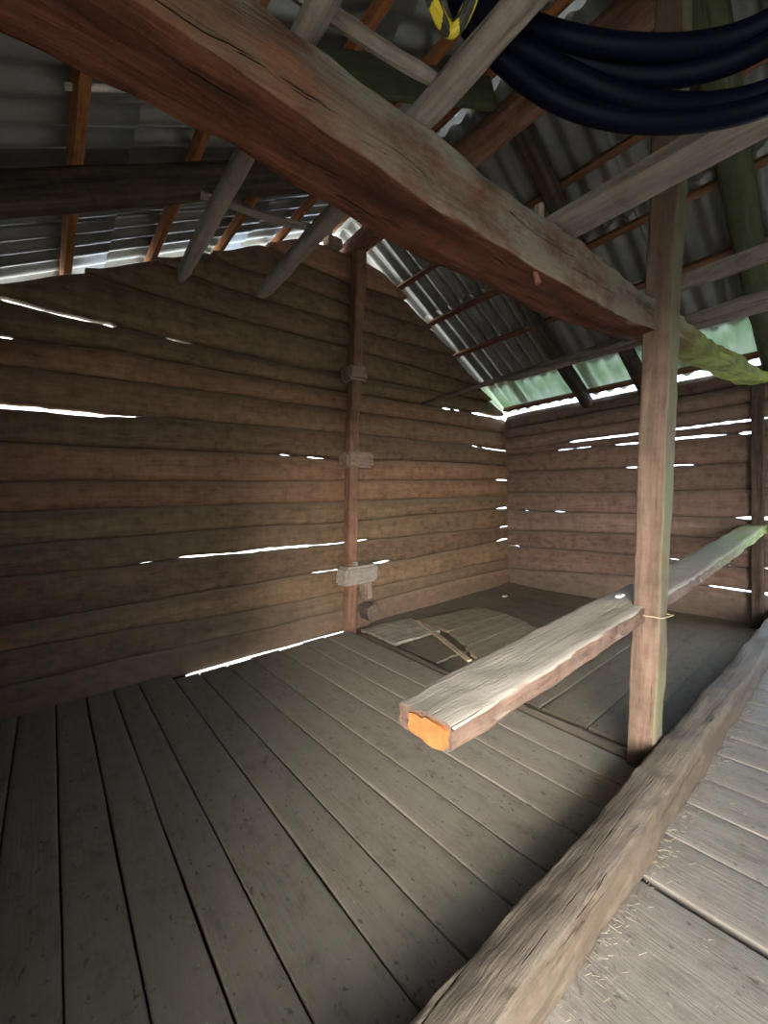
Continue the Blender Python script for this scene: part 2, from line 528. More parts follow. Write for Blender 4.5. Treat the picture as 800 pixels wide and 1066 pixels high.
def beam_geo(pts, sizes, round_=0.15, rough=0.006, step=0.06, seed=0.0, zhint=(0, 0, 1), freq=3.0, prof=None, taper_end=None):
    P = np.array(pts, float)
    S = np.array(sizes, float)
    if S.ndim == 1:
        S = np.repeat(S[None], len(P), 0)
    d = np.r_[0, np.cumsum(np.linalg.norm(np.diff(P, axis=0), axis=1))]
    n = max(3, int(d[-1] / step) + 1)
    s = np.linspace(0, d[-1], n)
    C = np.stack([np.interp(s, d, P[:, i]) for i in range(3)], 1)
    # soften the bends of the centre line
    if len(P) > 2:
        k = max(1, min(int(0.15 / step), n // 14))
        for _ in range(2):
            Cp = np.pad(C, ((k, k), (0, 0)), 'edge')
            Cs = np.stack([np.convolve(Cp[:, i], np.ones(2 * k + 1) / (2 * k + 1), 'valid') for i in range(3)], 1)
            Cs[0], Cs[-1] = C[0], C[-1]
            C = Cs
    W = np.stack([np.interp(s, d, S[:, i]) for i in range(2)], 1)
    T = np.gradient(C, axis=0)
    ring = prof or ring_profile(round_)
    m = len(ring)
    verts, faces = [], []
    for i in range(n):
        M3 = frame(C[i], T[i], zhint)
        sid, up = Vector(M3.col[1][:3]), Vector(M3.col[2][:3])
        c = Vector(C[i])
        for (a, b) in ring:
            rn = 1.0
            k = fr(s[i] * freq + seed, a * 1.3 + seed * 1.7, b * 1.3) * rough + fr(s[i] * freq * 4 + seed, a * 3.1, b * 3.1 + seed) * rough * 0.5
            la, lb = a * (W[i, 0] / 2), b * (W[i, 1] / 2)
            ln = math.hypot(la, lb) or 1
            verts.append(c + sid * (la + la / ln * k) + up * (lb + lb / ln * k))
    for i in range(n - 1):
        for j in range(m):
            j2 = (j + 1) % m
            faces.append((i * m + j, i * m + j2, (i + 1) * m + j2, (i + 1) * m + j))
    for base, sgn in ((0, -1), ((n - 1) * m, 1)):
        ci = len(verts)
        verts.append(sum((verts[base + j] for j in range(m)), Vector()) / m)
        for j in range(m):
            faces.append((base + j, base + (j + 1) % m, ci))
    return verts, faces


def beam(name, pts, sizes, mat, round_=0.15, rough=0.006, step=0.06, seed=None, zhint=(0, 0, 1), parent=None, freq=3.0, prof=None):
    if seed is None:
        seed = random.uniform(0, 90)
    v, f = beam_geo(pts, sizes, round_, rough, step, seed, zhint, freq, prof)
    m = frame(Vector(pts[0]), Vector(pts[-1]) - Vector(pts[0]), zhint)
    return link_mesh(name, v, f, mat, m, parent)


def box_geo(lo, hi, bev=0.006, seed=0.0, jit=0.0):
    bm = bmesh.new()
    bmesh.ops.create_cube(bm, size=1.0)
    lo, hi = Vector(lo), Vector(hi)
    for v in bm.verts:
        v.co = Vector([(lo[i] + hi[i]) / 2 + v.co[i] * (hi[i] - lo[i]) for i in range(3)])
        v.co += Vector((fr(v.co.x * 5 + seed, v.co.y * 5, v.co.z * 5), fr(v.co.y * 5 + seed, v.co.z * 5, 3), fr(v.co.z * 5, v.co.x * 5 + seed, 7))) * jit
    if bev:
        bmesh.ops.bevel(bm, geom=list(bm.edges), offset=bev, segments=2, affect='EDGES')
    bm.verts.ensure_lookup_table()
    vs = [v.co.copy() for v in bm.verts]
    bm.verts.index_update()
    fs = [[v.index for v in f.verts] for f in bm.faces]
    bm.free()
    return vs, fs


class Acc:
    def __init__(self):
        self.v, self.f = [], []

    def add(self, v, f):
        o = len(self.v)
        self.v += list(v)
        self.f += [tuple(i + o for i in q) for q in f]

    def box(self, lo, hi, bev=0.004, seed=0.0, jit=0.0):
        self.add(*box_geo(lo, hi, bev, seed, jit))


# ------------------------------------------------------------------ log walls
def interp(poly, u):
    xs = [p[0] for p in poly]
    zs = [p[1] for p in poly]
    return float(np.interp(u, xs, zs))


def log_wall(name, u0, u1, bounds, gaps, matrix, mat, top=None, thick=0.2, step=0.07, seed=0.0, ranges=None, ends=0.1, label=None):
    """a wall of stacked hewn logs as one mesh. local x runs along the wall, local +y is outward, z is world height.
    bounds: seam heights from the bottom up; gaps: {seam: [(ua, ub, opening)]}"""
    A = Acc()
    # inner face profile: (distance from seam in metres, set-back)
    for i in range(len(bounds) - 1):
        rg = random.Random(100 + i + int(seed * 10))
        a = u0 + rg.uniform(-ends, ends)
        b = u1 + rg.uniform(-ends, ends)
        if ranges and i in ranges:
            a = ranges[i][0] if ranges[i][0] is not None else a
            b = ranges[i][1] if ranges[i][1] is not None else b
        dy = rg.uniform(-0.026, 0.024)
        tilt = rg.uniform(0.0, 0.045)
        n = max(4, int((b - a) / step))
        us = np.linspace(a, b, n + 1)
        rings = []
        for u in us:
            zl, zh = interp(bounds[i], u), interp(bounds[i + 1], u)
            zl += fr(u * 1.7, i * 3.3 + seed) * 0.012 + fr(u * 6, i * 3.3 + seed) * 0.004
            zh += fr(u * 1.7, (i + 1) * 3.3 + seed) * 0.012 + fr(u * 6, (i + 1) * 3.3 + seed) * 0.004
            gl = gh = -0.007

            def opening(k):
                g = 0.0
                for (ga, gb, w) in gaps.get(k, []):
                    if ga - 0.05 < u < gb + 0.05:
                        e = min(1.0, max(0.0, min(u - ga, gb - u) / 0.06 + 0.8))
                        g = max(g, w * e * (0.75 + 0.7 * fr(u * 11, k * 5.0 + seed)))
                return g
            g = opening(i)
            if g > 0:
                gl = g / 2
            g = opening(i + 1)
            if g > 0:
                gh = g / 2
            zl += gl
            zh -= gh
            if top is not None:
                zh = min(zh, top(u) + 0.012 * fr(u * 5, i * 2.0 + seed))
            if zh - zl < 0.012:
                rings.append(None)
                continue
            h = zh - zl
            k = min(1.0, h / 0.12)
            cz = [0.0, 0.008 * k, 0.024 * k, 0.055 * k, h * 0.4, h * 0.65, h - 0.07 * k, h - 0.036 * k, h - 0.012 * k, h]
            cs = [0.075, 0.042, 0.016, 0.003, -0.004, -0.002, 0.006, 0.020, 0.045, 0.075]
            ring = []
            for z, s in zip(cz, cs):
                t = z / h - 0.5
                y = s + dy + tilt * t + fr(u * 1.3, z * 4 + i * 2.1, seed) * 0.012 + fr(u * 7, z * 14 + i, seed) * 0.0035
                ring.append((u, y, zl + z))
            for z, s in zip(reversed([0.0, 0.03 * k, h * 0.3, h * 0.7, h - 0.03 * k, h]), [0.075, 0.02, 0.0, 0.0, 0.02, 0.075]):
                ring.append((u, thick - s, zl + z))
            rings.append(ring)
        m = 16
        j = 0
        while j < len(rings):
            if rings[j] is None:
                j += 1
                continue
            k = j
            while k + 1 < len(rings) and rings[k + 1] is not None:
                k += 1
            if k > j:
                v = [p for r in rings[j:k + 1] for p in r]
                f = []
                cnt = k - j + 1
                for q in range(cnt - 1):
                    for w in range(m):
                        w2 = (w + 1) % m
                        f.append((q * m + w, q * m + w2, (q + 1) * m + w2, (q + 1) * m + w))
                f.append(tuple(range(m)))
                f.append(tuple(reversed(range((cnt - 1) * m, cnt * m))))
                A.add(v, f)
            j = k + 1
    o = link_mesh(name, A.v, A.f, mat, matrix, local=True, sharp=0.9)
    tag(o, label, 'wall', kind='structure')
    return o


RX, RZL, RZR = 2.95, 4.78, 4.76
SL, SR = 0.50, 0.62


def roof_z(x):
    return RZL - SL * (RX - x) if x < RX else RZR - SR * (x - RX)


wa = dict(
    top=[(-0.6, 4.35), (2.18, 4.35), (2.57, 4.39), (2.91, 4.40), (3.14, 4.40), (3.49, 4.36), (6, 4.36)],
    u4=[(-0.6, 4.14), (1.88, 4.14), (2.27, 4.10), (2.9, 4.08), (3.13, 4.10), (3.88, 4.12), (6, 4.12)],
    u3=[(-0.6, 3.88), (1.3, 3.87), (1.47, 3.82), (2.1, 3.84), (2.89, 3.81), (3.12, 3.82), (4.26, 3.84), (6, 3.84)],
    u2=[(-0.6, 3.64), (0.75, 3.64), (1.1, 3.61), (1.46, 3.58), (2.12, 3.58), (2.88, 3.58), (3.07, 3.53), (4.24, 3.55), (4.82, 3.58), (6, 3.58)],
    u1=[(-0.6, 3.42), (0.3, 3.39), (0.52, 3.36), (0.98, 3.34), (1.45, 3.31), (2.11, 3.3), (2.85, 3.3), (3.06, 3.28), (3.85, 3.27), (5.18, 3.21), (6, 3.2)],
    b1=[(-0.6, 3.05), (-0.19, 3.04), (0.14, 3.02), (0.93, 2.99), (2.04, 2.96), (2.73, 2.97), (4.22, 2.99), (6, 2.99)],
    b2=[(-0.6, 2.77), (-0.2, 2.77), (0.12, 2.79), (0.56, 2.81), (1.42, 2.78), (2.68, 2.78), (3.74, 2.77), (4.94, 2.79), (6, 2.77)],
    b3=[(-0.6, 2.55), (0.11, 2.57), (1.41, 2.57), (2.78, 2.56), (4.2, 2.55), (6, 2.51)],
    b4=[(-0.6, 2.26), (0.4, 2.26), (0.89, 2.28), (2.74, 2.28), (4.0, 2.27), (5.12, 2.26), (6, 2.23)],
    b5=[(-0.6, 2.0), (0.52, 2.0), (1.99, 1.99), (2.72, 1.95), (4.18, 2.0), (6, 1.97)],
    b6=[(-0.6, 1.72), (0.5, 1.72), (2.71, 1.72), (6, 1.73)],
    b7=[(-0.6, 1.49), (0.49, 1.49), (2.7, 1.47), (6, 1.46)],
    b8=[(-0.6, 1.24), (1.45, 1.26), (2.72, 1.23), (4.14, 1.25), (6, 1.25)],
    b9=[(-0.6, 1.03), (0.47, 1.0), (0.99, 1.01), (2.01, 0.99), (2.71, 0.98), (4.13, 0.97), (6, 0.93)],
    b10=[(-0.6, 0.66), (1.33, 0.68), (2.66, 0.67), (4.12, 0.67), (6, 0.72)],
    b11=[(-0.6, 0.48), (0.44, 0.46), (1.31, 0.42), (2.68, 0.39), (3.74, 0.39), (6, 0.39)],
    b12=[(-0.6, 0.22), (0.43, 0.22), (1.3, 0.2), (2.67, 0.18), (3.34, 0.2), (4.1, 0.23), (6, 0.22)],
    base=[(-0.6, -0.42), (0.86, -0.42), (0.9, -0.052), (1.1, -0.056), (2.72, -0.062), (2.78, -0.42), (6, -0.42)])
order = ['base', 'b12', 'b11', 'b10', 'b9', 'b8', 'b7', 'b6', 'b5', 'b4', 'b3', 'b2', 'b1', 'u1', 'u2', 'u3', 'u4', 'top']
gapsA = {'b1': [(-0.2, 0.1, .024), (0.14, 0.49, .026), (0.89, 0.97, .014), (1.02, 1.11, .012)],
         'b2': [(-0.26, -0.17, .02), (4.57, 4.7, .026), (4.81, 4.9, .022), (5.25, 6.1, .045)],
         'b4': [(-0.45, 0.39, .046), (0.42, 0.53, .025), (0.55, 0.64, .02), (5.15, 5.34, .026), (5.42, 6.1, .03)],
         'b5': [(1.96, 2.05, .02), (2.28, 2.39, .02), (2.44, 2.5, .016)],
         'b6': [(5.83, 6.1, .03)], 'b8': [(5.78, 6.1, .035)],
         'b9': [(0.59, 0.7, .012), (0.93, 1.23, .026), (1.26, 1.31, .014), (1.34, 1.49, .026), (1.53, 2.25, .036), (2.34, 2.76, .02),
                (2.80, 3.05, .022), (5.86, 6.1, .03)],
         'b10': [(2.28, 2.78, .02), (2.89, 3.39, .04), (5.78, 6.1, .04)],
         'b12': [(1.96, 2.2, .012), (2.4, 2.74, .014)]}
gA = {order.index(k): v for k, v in gapsA.items()}
topA = lambda u: roof_z(u) - (0.07 if u < RX else 0.085)
rngA = {13: (0.32, None), 14: (0.76, None), 15: (1.32, None), 16: (1.90, None)}
MA = Matrix.Translation((0, 4.0, 0))
log_wall('wall_left', -0.72, 6.2, [wa[k] for k in order], gA, MA, 'wall', topA, seed=1.0, ranges=rngA, ends=0.08,
         label='gable wall of dark hewn logs with daylight in the seams, behind the brace post')

wb = [[(4.03, -0.42), (0.4, -0.42)],
      [(4.0, 0.23), (2.08, 0.34), (1.31, 0.32), (0.4, 0.28)],
      [(4.0, 0.62), (2.08, 0.62), (1.12, 0.58), (0.4, 0.58)],
      [(4.0, 0.88), (2.08, 0.9), (0.4, 0.88)],
      [(4.0, 1.22), (2.07, 1.17), (0.98, 1.13), (0.4, 1.12)],
      [(4.0, 1.51), (2.04, 1.46), (0.4, 1.45)],
      [(4.0, 1.86), (2.03, 1.79), (0.94, 1.75), (0.4, 1.75)],
      [(4.0, 2.13), (3.14, 2.13), (2.0, 2.11), (1.27, 2.09), (0.4, 2.07)],
      [(4.0, 2.23), (2.0, 2.22), (0.4, 2.22)],
      [(4.0, 2.42), (2.0, 2.40), (0.4, 2.40)],
      [(3.95, 2.57), (2.0, 2.61), (0.4, 2.60)],
      [(4.03, 2.78), (3.55, 2.80), (2.0, 2.80), (0.4, 2.78)]]
wb = [sorted([(-p[0], p[1]) for p in poly]) for poly in wb]
gB = {8: [(0.3, 0.84, .03), (0.9, 2.95, .034)], 7: [(0.92, 1.0, .045), (1.17, 1.23, .02), (1.27, 1.75, .036), (1.8, 2.3, .024), (2.69, 2.85, .016), (2.97, 3.13, .02)],
      6: [(1.47, 2.19, .014)], 4: [(0.72, 0.84, .05), (0.88, 0.94, .05), (0.96, 1.03, .04), (3.07, 3.19, .02), (3.64, 3.71, .016)],
      2: [(0.72, 0.83, .04), (1.08, 1.15, .025), (1.58, 1.69, .03), (3.85, 4.05, .04)], 1: [(0.7, 0.83, .06), (0.88, 1.3, .042)]}
gB = {k: [(-b, -a, w) for a, b, w in v] for k, v in gB.items()}
MB = Matrix.Translation((5.96, 0, 0)) @ Matrix.Rotation(math.radians(-90), 4, 'Z')
log_wall('wall_right', -4.01, -0.5, wb, gB, MB, 'wall_red', None, seed=2.0, ends=0.0,
         label='low eave wall of reddish hewn logs behind the support post')

Mb2 = Matrix.Translation((5.96, 0, 0)) @ Matrix.Rotation(math.radians(-90), 4, 'Z')
# the walls behind the photographer, which only shade the room
def plain_bounds(u0, u1, z1, dz=0.27):
    n = round((z1 + 0.1) / dz)
    return [[(u0 - 1, -0.1 + (z1 + 0.1) * i / n), (u1 + 1, -0.1 + (z1 + 0.1) * i / n)] for i in range(n + 1)]


MN = Matrix.Translation((-0.62, 0, 0)) @ Matrix.Rotation(math.radians(90), 4, 'Z')
log_wall('wall_near', -0.1, 4.02, plain_bounds(-0.3, 4, 2.96), {}, MN, 'wall_dark', None, seed=3.0, ends=0.0, label='log wall on the near eave side beside the open doorway')
MR = Matrix.Translation((0, -2.45, 0)) @ Matrix.Rotation(math.radians(180), 4, 'Z')
log_wall('wall_rear', -6.2, 0.75, plain_bounds(-6.3, 1, 4.3), {}, MR, 'wall_dark', lambda u: roof_z(-u) - 0.08, seed=4.0, label='rear log wall of the drive bay')
log_wall('wall_far', 1.0, 2.45, plain_bounds(0, 3, 2.4), {}, Mb2, 'wall_red', None, seed=6.0, ends=0.0, label='log wall beyond the far doorway')
for nm, x, yaw, a, b in (('wall_lintel_near', -0.62, 90, -2.45, -0.1), ('wall_lintel_far', 5.96, -90, -0.5, 2.45)):
    Ml = Matrix.Translation((x, 0, 0)) @ Matrix.Rotation(math.radians(yaw), 4, 'Z')
    log_wall(nm, a, b, [[(-9, 2.12), (9, 2.12)], [(-9, 2.4), (9, 2.4)], [(-9, 2.68), (9, 2.68)], [(-9, 2.96 if x < 0 else 2.82), (9, 2.96 if x < 0 else 2.82)]], {}, Ml, 'wall', None, seed=5.0, ends=0.0,
             label='logs above the open doorway')

# ------------------------------------------------------------------ floor
floor = D.objects.new('floor', None)
COL.objects.link(floor)
tag(floor, 'dusty plank floor of the log barn', 'floor', kind='structure')


def board(A, x0a, x1a, x0b, x1b, y0, y1, z, th=0.04, seed=0.0, gap=0.004, warp=0.004):
    """one plank running along Y, from (x0a..x1a) at y0 to (x0b..x1b) at y1"""
    n = max(3, int((y1 - y0) / 0.12))
    prof = [(0, -0.012), (0.004, -0.003), (0.014, 0), (0.25, 0), (0.5, 0), (0.75, 0), (-0.014, 0), (-0.004, -0.003), (-0.0, -0.012)]
    dz = random.uniform(-0.002, 0.002)
    v, f = [], []
    m = 11
    for i in range(n + 1):
        t = i / n
        y = y0 + (y1 - y0) * t
        a = x0a + (x0b - x0a) * t + gap + fr(y * 2.1, seed) * 0.0035
        b = x1a + (x1b - x1a) * t - gap + fr(y * 2.1, seed + 40) * 0.0035
        w = b - a
        xs = [a, a + 0.004, a + 0.014, a + w * .25, a + w * .5, a + w * .75, b - 0.014, b - 0.004, b]
        zs = [-0.010, -0.002, 0, 0, 0, 0, 0, -0.002, -0.010]
        cup = [0.0, 0, 0, -.2, -.3, -.2, 0, 0, 0]
        for x, q, c in zip(xs, zs, cup):
            v.append((x, y, z + dz + q + c * warp + fr(y * 1.1, seed + 9) * 0.0025 + fr(y * 5, x * 9, seed) * 0.0015))
        v.append((b, y, z - th))
        v.append((a, y, z - th))
    for i in range(n):
        for j in range(m):
            j2 = (j + 1) % m
            f.append((i * m + j, i * m + j2, (i + 1) * m + j2, (i + 1) * m + j))
    f.append(tuple(range(m)))
    f.append(tuple(range(n * m, (n + 1) * m)))
    A.add(v, f)


bay_seams = [(-0.62, -0.62), (-0.42, -0.42), (-0.24, -0.24), (-0.04, -0.03), (0.16, 0.16), (0.35, 0.34), (0.52, 0.52), (0.77, 0.77), (0.98, 0.97), (1.24, 1.21),
             (1.46, 1.44), (1.72, 1.74), (1.95, 2.0), (2.18, 2.27), (2.405, 2.58)]
A = Acc()
for i in range(len(bay_seams) - 1):
    a, b = bay_seams[i], bay_seams[i + 1]
    y1 = 4.03 if b[1] < 0.9 else 3.86 + random.uniform(-0.025, 0.02)
    g = 0.004 if i in (3, 4, 5, 7) else 0.0028
    board(A, a[0], b[0], a[1], b[1], 0.76, y1, 0.0, seed=i * 7.1, gap=g)
Mfl = frame(Vector((0, 0.5, 0)), Vector((0, 1, 0)))
o = link_mesh('floor_boards', A.v, A.f, 'floor', Mfl, floor, sharp=0.9)
tag(o, 'wide grey dusty floorboards on the near side', kind='structure')

A = Acc()
for k in range(9):
    A.box((-0.7, 0.72 + k * 0.345, -0.075), (2.52, 0.72 + k * 0.345 + 0.343, -0.045), 0.004, k)
for k in range(10):
    A.box((-0.75, -2.4 + k * 0.31, -0.085), (6.1, -2.4 + k * 0.31 + 0.308, -0.05), 0.004, k)
A.box((-0.7, 3.8, -0.075), (0.88, 4.06, -0.045), 0.004, 50)
o = link_mesh('seam_light_block', A.v, A.f, 'rafter', Matrix.Identity(4), floor)  # added under the boards to block light coming up the seams
tag(o, kind='structure')

drive_seams = [-0.75, -0.3, 0.35, 1.0, 1.695, 1.732, 2.02, 2.3, 2.56, 2.85, 3.1, 3.4, 3.7, 3.98, 4.3, 4.55, 4.85, 5.15, 5.45, 5.75, 6.1]
A = Acc()
for i in range(len(drive_seams) - 1):
    a, b = drive_seams[i], drive_seams[i + 1]
    if i == 4:
        continue
    z = 0.0 if i < 4 else -0.008
    board(A, a, b, a, b, -2.4, 0.7, z, seed=300 + i * 5.3, gap=0.002)
o = link_mesh('drive_boards', A.v, A.f, 'floor_drive', frame(Vector((0, -2.4, 0)), Vector((0, 1, 0))), floor, sharp=0.9)
tag(o, 'pale worn floorboards of the drive bay on the right', kind='structure')

# lower, dirt covered floor at the back right
A = Acc()
nx, ny = 70, 64
gx = np.linspace(2.58, 5.97, nx)
gy = np.linspace(0.74, 4.02, ny)
seams_y = [0.98, 1.22, 1.55, 1.95]
v = []
for y in gy:
    for x in gx:
        z = -0.07 + fr(x * 1.3, y * 1.3, 4) * 0.012 + fr(x * 5, y * 5, 9) * 0.006
        z += 0.04 * max(0, (y - 3.4) / 0.6) * (x > 3) + 0.03 * max(0, (x - 5.4) / 0.5)
        v.append((x, y, z))
f = [(j * nx + i, j * nx + i + 1, (j + 1) * nx + i + 1, (j + 1) * nx + i) for j in range(ny - 1) for i in range(nx - 1)]
A.add(v, f)
o = link_mesh('dirt_floor', A.v, A.f, 'floor_back', Matrix.Translation((2.58, 0.74, -0.07)), floor)
tag(o, 'lower dirt covered floor in the back corner', kind='structure')
A = Acc()
for i in range(len(seams_y) - 1):
    ya, yb = seams_y[i], seams_y[i + 1]
    n0 = len(A.v)
    B2 = Acc()
    board(B2, ya, yb, ya + 0.02, yb + 0.05, 2.66, 5.1 - 0.3 * i, 0.0, th=0.03, seed=600 + i * 3, gap=0.006)
    A.add([(p[1], p[0], p[2] - 0.042 + fr(p[1] * 2, p[0] * 2, 5) * 0.006) for p in B2.v], B2.f)
o = link_mesh('sunken_boards', A.v, A.f, 'floor_back', Matrix.Translation((2.6, 1.5, -0.05)), floor, sharp=0.9)
tag(o, 'dark sunken boards behind the support post', kind='structure')

# ground outside, under and around the barn
v, f = [], []
n = 40
for j in range(n + 1):
    for i in range(n + 1):
        x, y = -28 + 62 * i / n, -30 + 60 * j / n
        v.append((x, y, -0.42 + fr(x * .3, y * .3) * 0.08))
f = [(j * (n + 1) + i, j * (n + 1) + i + 1, (j + 1) * (n + 1) + i + 1, (j + 1) * (n + 1) + i) for j in range(n) for i in range(n)]
o = link_mesh('ground', v, f, 'grass')
tag(o, 'green grass outside the barn', 'ground', kind='structure')

# ------------------------------------------------------------------ roof
ceil = D.objects.new('ceiling', None)
COL.objects.link(ceil)
tag(ceil, 'corrugated roof sheets seen from below', 'ceiling', kind='structure')
PITCH, AMP = 0.177, 0.024


def sheet(xa, xb, ya, yb, mat, lift=0.0, name='corrugated_sheet', tilt=0.0):
    ny_ = max(8, int((yb - ya) / PITCH * 10))
    nx_ = max(3, int(abs(xb - xa) / 0.3))
    v, f = [], []
    for k in range(2):
        for i in range(nx_ + 1):
            x = xa + (xb - xa) * i / nx_
            for j in range(ny_ + 1):
                y = ya + (yb - ya) * j / ny_
                z = roof_z(x) + 0.03 + AMP * math.cos(2 * math.pi * y / PITCH) + lift + tilt * i / nx_ + (0.007 if k else 0.0)
                v.append((x, y, z))
    row = ny_ + 1
    lay = (nx_ + 1) * row
    for i in range(nx_):
        for j in range(ny_):
            a = i * row + j
            f.append((a, a + 1, a + 1 + row, a + row))
            f.append((lay + a, lay + a + row, lay + a + 1 + row, lay + a + 1))
    for j in range(ny_):
        f.append((j, j + 1, lay + j + 1, lay + j))
        a = nx_ * row + j
        f.append((a, lay + a, lay + a + 1, a + 1))
    for i in range(nx_):
        a = i * row
        f.append((a, lay + a, lay + a + row, a + row))
        a = i * row + ny_
        f.append((a, a + row, lay + a + row, lay + a))
    cx, cy = (xa + xb) / 2, (ya + yb) / 2
    s = -SR if cx > RX else SL
    m = frame(Vector((xa, ya, roof_z(xa))), Vector((1, 0, s)))
    o = link_mesh(name, v, f, mat, m, ceil, sharp=1.2)
    o['kind'] = 'structure'
    return o


ycols = [(-2.75, -1.62), (-1.74, -0.56), (-0.68, 0.50), (0.38, 1.56), (1.44, 2.62), (2.50, 3.68), (3.56, 4.50)]
for ci, (ya, yb) in enumerate(ycols):
    lf = 0.012 * (ci % 2)
    sheet(2.98, 4.42, ya, yb, 'sheet', 0.024 + lf)
    sheet(4.24, 5.58, ya, yb, 'sheet', 0.012 + lf)
    if yb > 0.3:
        sheet(5.45, 6.05, ya, yb, 'translucent', -0.012 + lf)
    else:
        sheet(5.45, 6.2, ya, yb, 'sheet', lf)
    sheet(2.92, 1.52, ya, yb, 'sheet', 0.024 + lf)
    sheet(1.70, 0.30, ya, yb, 'sheet', 0.012 + lf)
    sheet(0.48, -0.95, ya, yb, 'sheet', lf)
# ridge cap
A = Acc()
v, f = [], []
for y in (-2.75, 4.5):
    for (dx, dz) in ((-0.2, 0.0), (0, 0.11), (0.2, -0.02), (0.2, -0.012), (0, 0.12), (-0.2, 0.008)):
        v.append((RX + dx, y, RZL + 0.06 + dz))
f = [(i, (i + 1) % 6, 6 + (i + 1) % 6, 6 + i) for i in range(6)] + [tuple(range(6)), tuple(range(6, 12))]
o = link_mesh('ridge_cap', v, f, 'sheet', Matrix.Translation((RX, -2.75, RZL)), ceil, smooth=False)
o['kind'] = 'structure'

# battens
def thing(o, label, cat, group=None):
    return tag(o, label, cat, group, 'thing')


bl = [(0.20, 'lowest orange batten under the left roof slope'),
      (0.81, 'second lowest orange batten under the left roof slope'),
      (1.42, 'third orange batten up the left roof slope, above the gable wall'),
      (2.04, 'fourth orange batten up the left roof slope'),
      (2.70, 'topmost orange batten on the left roof slope beside the ridge log')]
for x, lab in bl:
    z = roof_z(x) - 0.03
    o = beam('batten', [(x, -2.6, z), (x + 0.01, 0.8, z + .006), (x, 4.32, z)], (0.055, 0.06), 'batten', 0.1, 0.003, 0.15, zhint=(SL * -1, 0, 1))
    thing(o, lab, 'batten', 'left slope battens')
br = [(3.2, 'brown batten highest on the right roof slope beside the ridge log'), (3.72, 'brown batten crossing the bright sheets beside the gable top'),
      (4.27, 'middle brown batten across the right roof sheets'), (4.81, 'brown batten on the right slope just above the loose poles'),
      (5.91, 'batten along the lower edge of the pale greenish sheets at the right eave')]
for x, lab in br:
    z = roof_z(x) - (0.05 if x > 5 else 0.032)
    o = beam('batten', [(x, -2.6, z), (x - 0.01, 0.9, z + .004), (x, 4.3 if x < 5 else 3.98, z)], (0.06, 0.055), 'batten_brown', 0.15, 0.003, 0.15, zhint=(SR, 0, 1))
    thing(o, lab, 'batten', 'right slope battens')

# rafters
def rafter_l(y, mat, lab, w=0.13, h=0.17, x0=-0.75, x1=2.86):
    off = 0.06 + h * 0.56
    o = beam('rafter', [(x0, y + 0.02, roof_z(x0) - off), ((x0 + x1) / 2, y - 0.01, roof_z((x0 + x1) / 2) - off), (x1, y, roof_z(x1) - off)], (w, h), mat, 0.25, 0.006, 0.1)
    thing(o, lab, 'rafter', 'rafters')


def rafter_r(y, mat, lab, w=0.13, h=0.16, x0=3.04, x1=5.98, rd=0.4):
    off = 0.06 + h * 0.58
    o = beam('rafter', [(x0, y - 0.03, roof_z(x0) - off), ((x0 + x1) / 2, y + 0.01, roof_z((x0 + x1) / 2) - off), (x1, y, roof_z(x1) - off)], (w, h), mat, rd, 0.008, 0.1)
    thing(o, lab, 'rafter', 'rafters')


rafter_l(2.83, 'rafter', 'thick dark left rafter nearest the gable wall', 0.14, 0.17)
rafter_l(1.88, 'rafter_moss', 'greenish mossy left rafter above the tie beam', 0.05, 0.20, 0.2, 2.72)
rafter_l(0.75, 'rafter', 'dark left rafter directly over the tie beam')
rafter_l(-0.55, 'rafter', 'dark left rafter over the drive bay')
rafter_r(2.66, 'rafter', 'dark right rafter nearest the gable, crossing the pale eave sheets')
rafter_r(1.92, 'rafter', 'dark right rafter meeting the eave just left of the support post')
rafter_r(0.72, 'rafter_moss', 'thick mossy right rafter behind the support post', 0.2, 0.2, rd=0.8)
rafter_r(-0.5, 'rafter', 'dark right rafter over the drive bay')

o = beam('ridge_log', [(2.95, -2.6, 4.47), (2.96, 1.0, 4.44), (2.95, 4.12, 4.46)], [(0.27, 0.26), (0.27, 0.26), (0.22, 0.22)], 'ridge', 1.0, 0.01, 0.1)
thing(o, 'round reddish brown ridge log resting on the brace post', 'log')
v, f = box_geo((2.60, 3.96, 4.37), (2.78, 4.12, 4.50), 0.02, 3.0, 0.02)
thing(link_mesh('wooden_block', v, f, 'clamp', Matrix.Translation((2.6, 4.0, 4.37))), 'small pale wooden block on the gable top beside the ridge log', 'block')
o = beam('lath', [(0.15, 2.31, roof_z(0.15) - 0.012), (0.95, 2.27, roof_z(0.95) - 0.012)], (0.034, 0.012), 'pale', 0.1, 0.002, 0.1)
thing(o, 'pale thin lath under the dark sheets behind the lowest orange batten', 'lath')

# ------------------------------------------------------------------ frame: tie beam, post, rail, threshold
def root(name, loc):
    o = D.objects.new(name, None)
    COL.objects.link(o)
    o.location = loc
    bpy.context.view_layer.update()
    return o


YB = 0.805
tie = root('tie_beam', (-0.62, YB, 2.36))
tb = [(-0.62, YB, 2.36), (0.3, YB, 2.345), (0.8, YB, 2.315), (1.9, YB, 2.325), (2.4, YB, 2.365), (2.9, YB, 2.40), (3.4, YB, 2.41), (4.1, YB, 2.455), (5.0, YB, 2.50), (5.88, YB, 2.60)]
ts = [(0.17, 0.16), (0.17, 0.165), (0.17, 0.18), (0.17, 0.175), (0.16, 0.15), (0.16, 0.10), (0.17, 0.10), (0.18, 0.11), (0.18, 0.10), (0.16, 0.08)]
beam('timber', tb, ts, 'beam', 0.09, 0.02, 0.03, seed=3.3, freq=2.2, parent=tie)
thing(tie, 'heavy reddish brown tie beam across the barn overhead, mossy green at its right end', 'beam')
v, f = beam_geo([(1.30, 0.75, 2.26), (1.30, 0.735, 2.195)], (0.018, 0.018), 1.0, 0.003, 0.02)
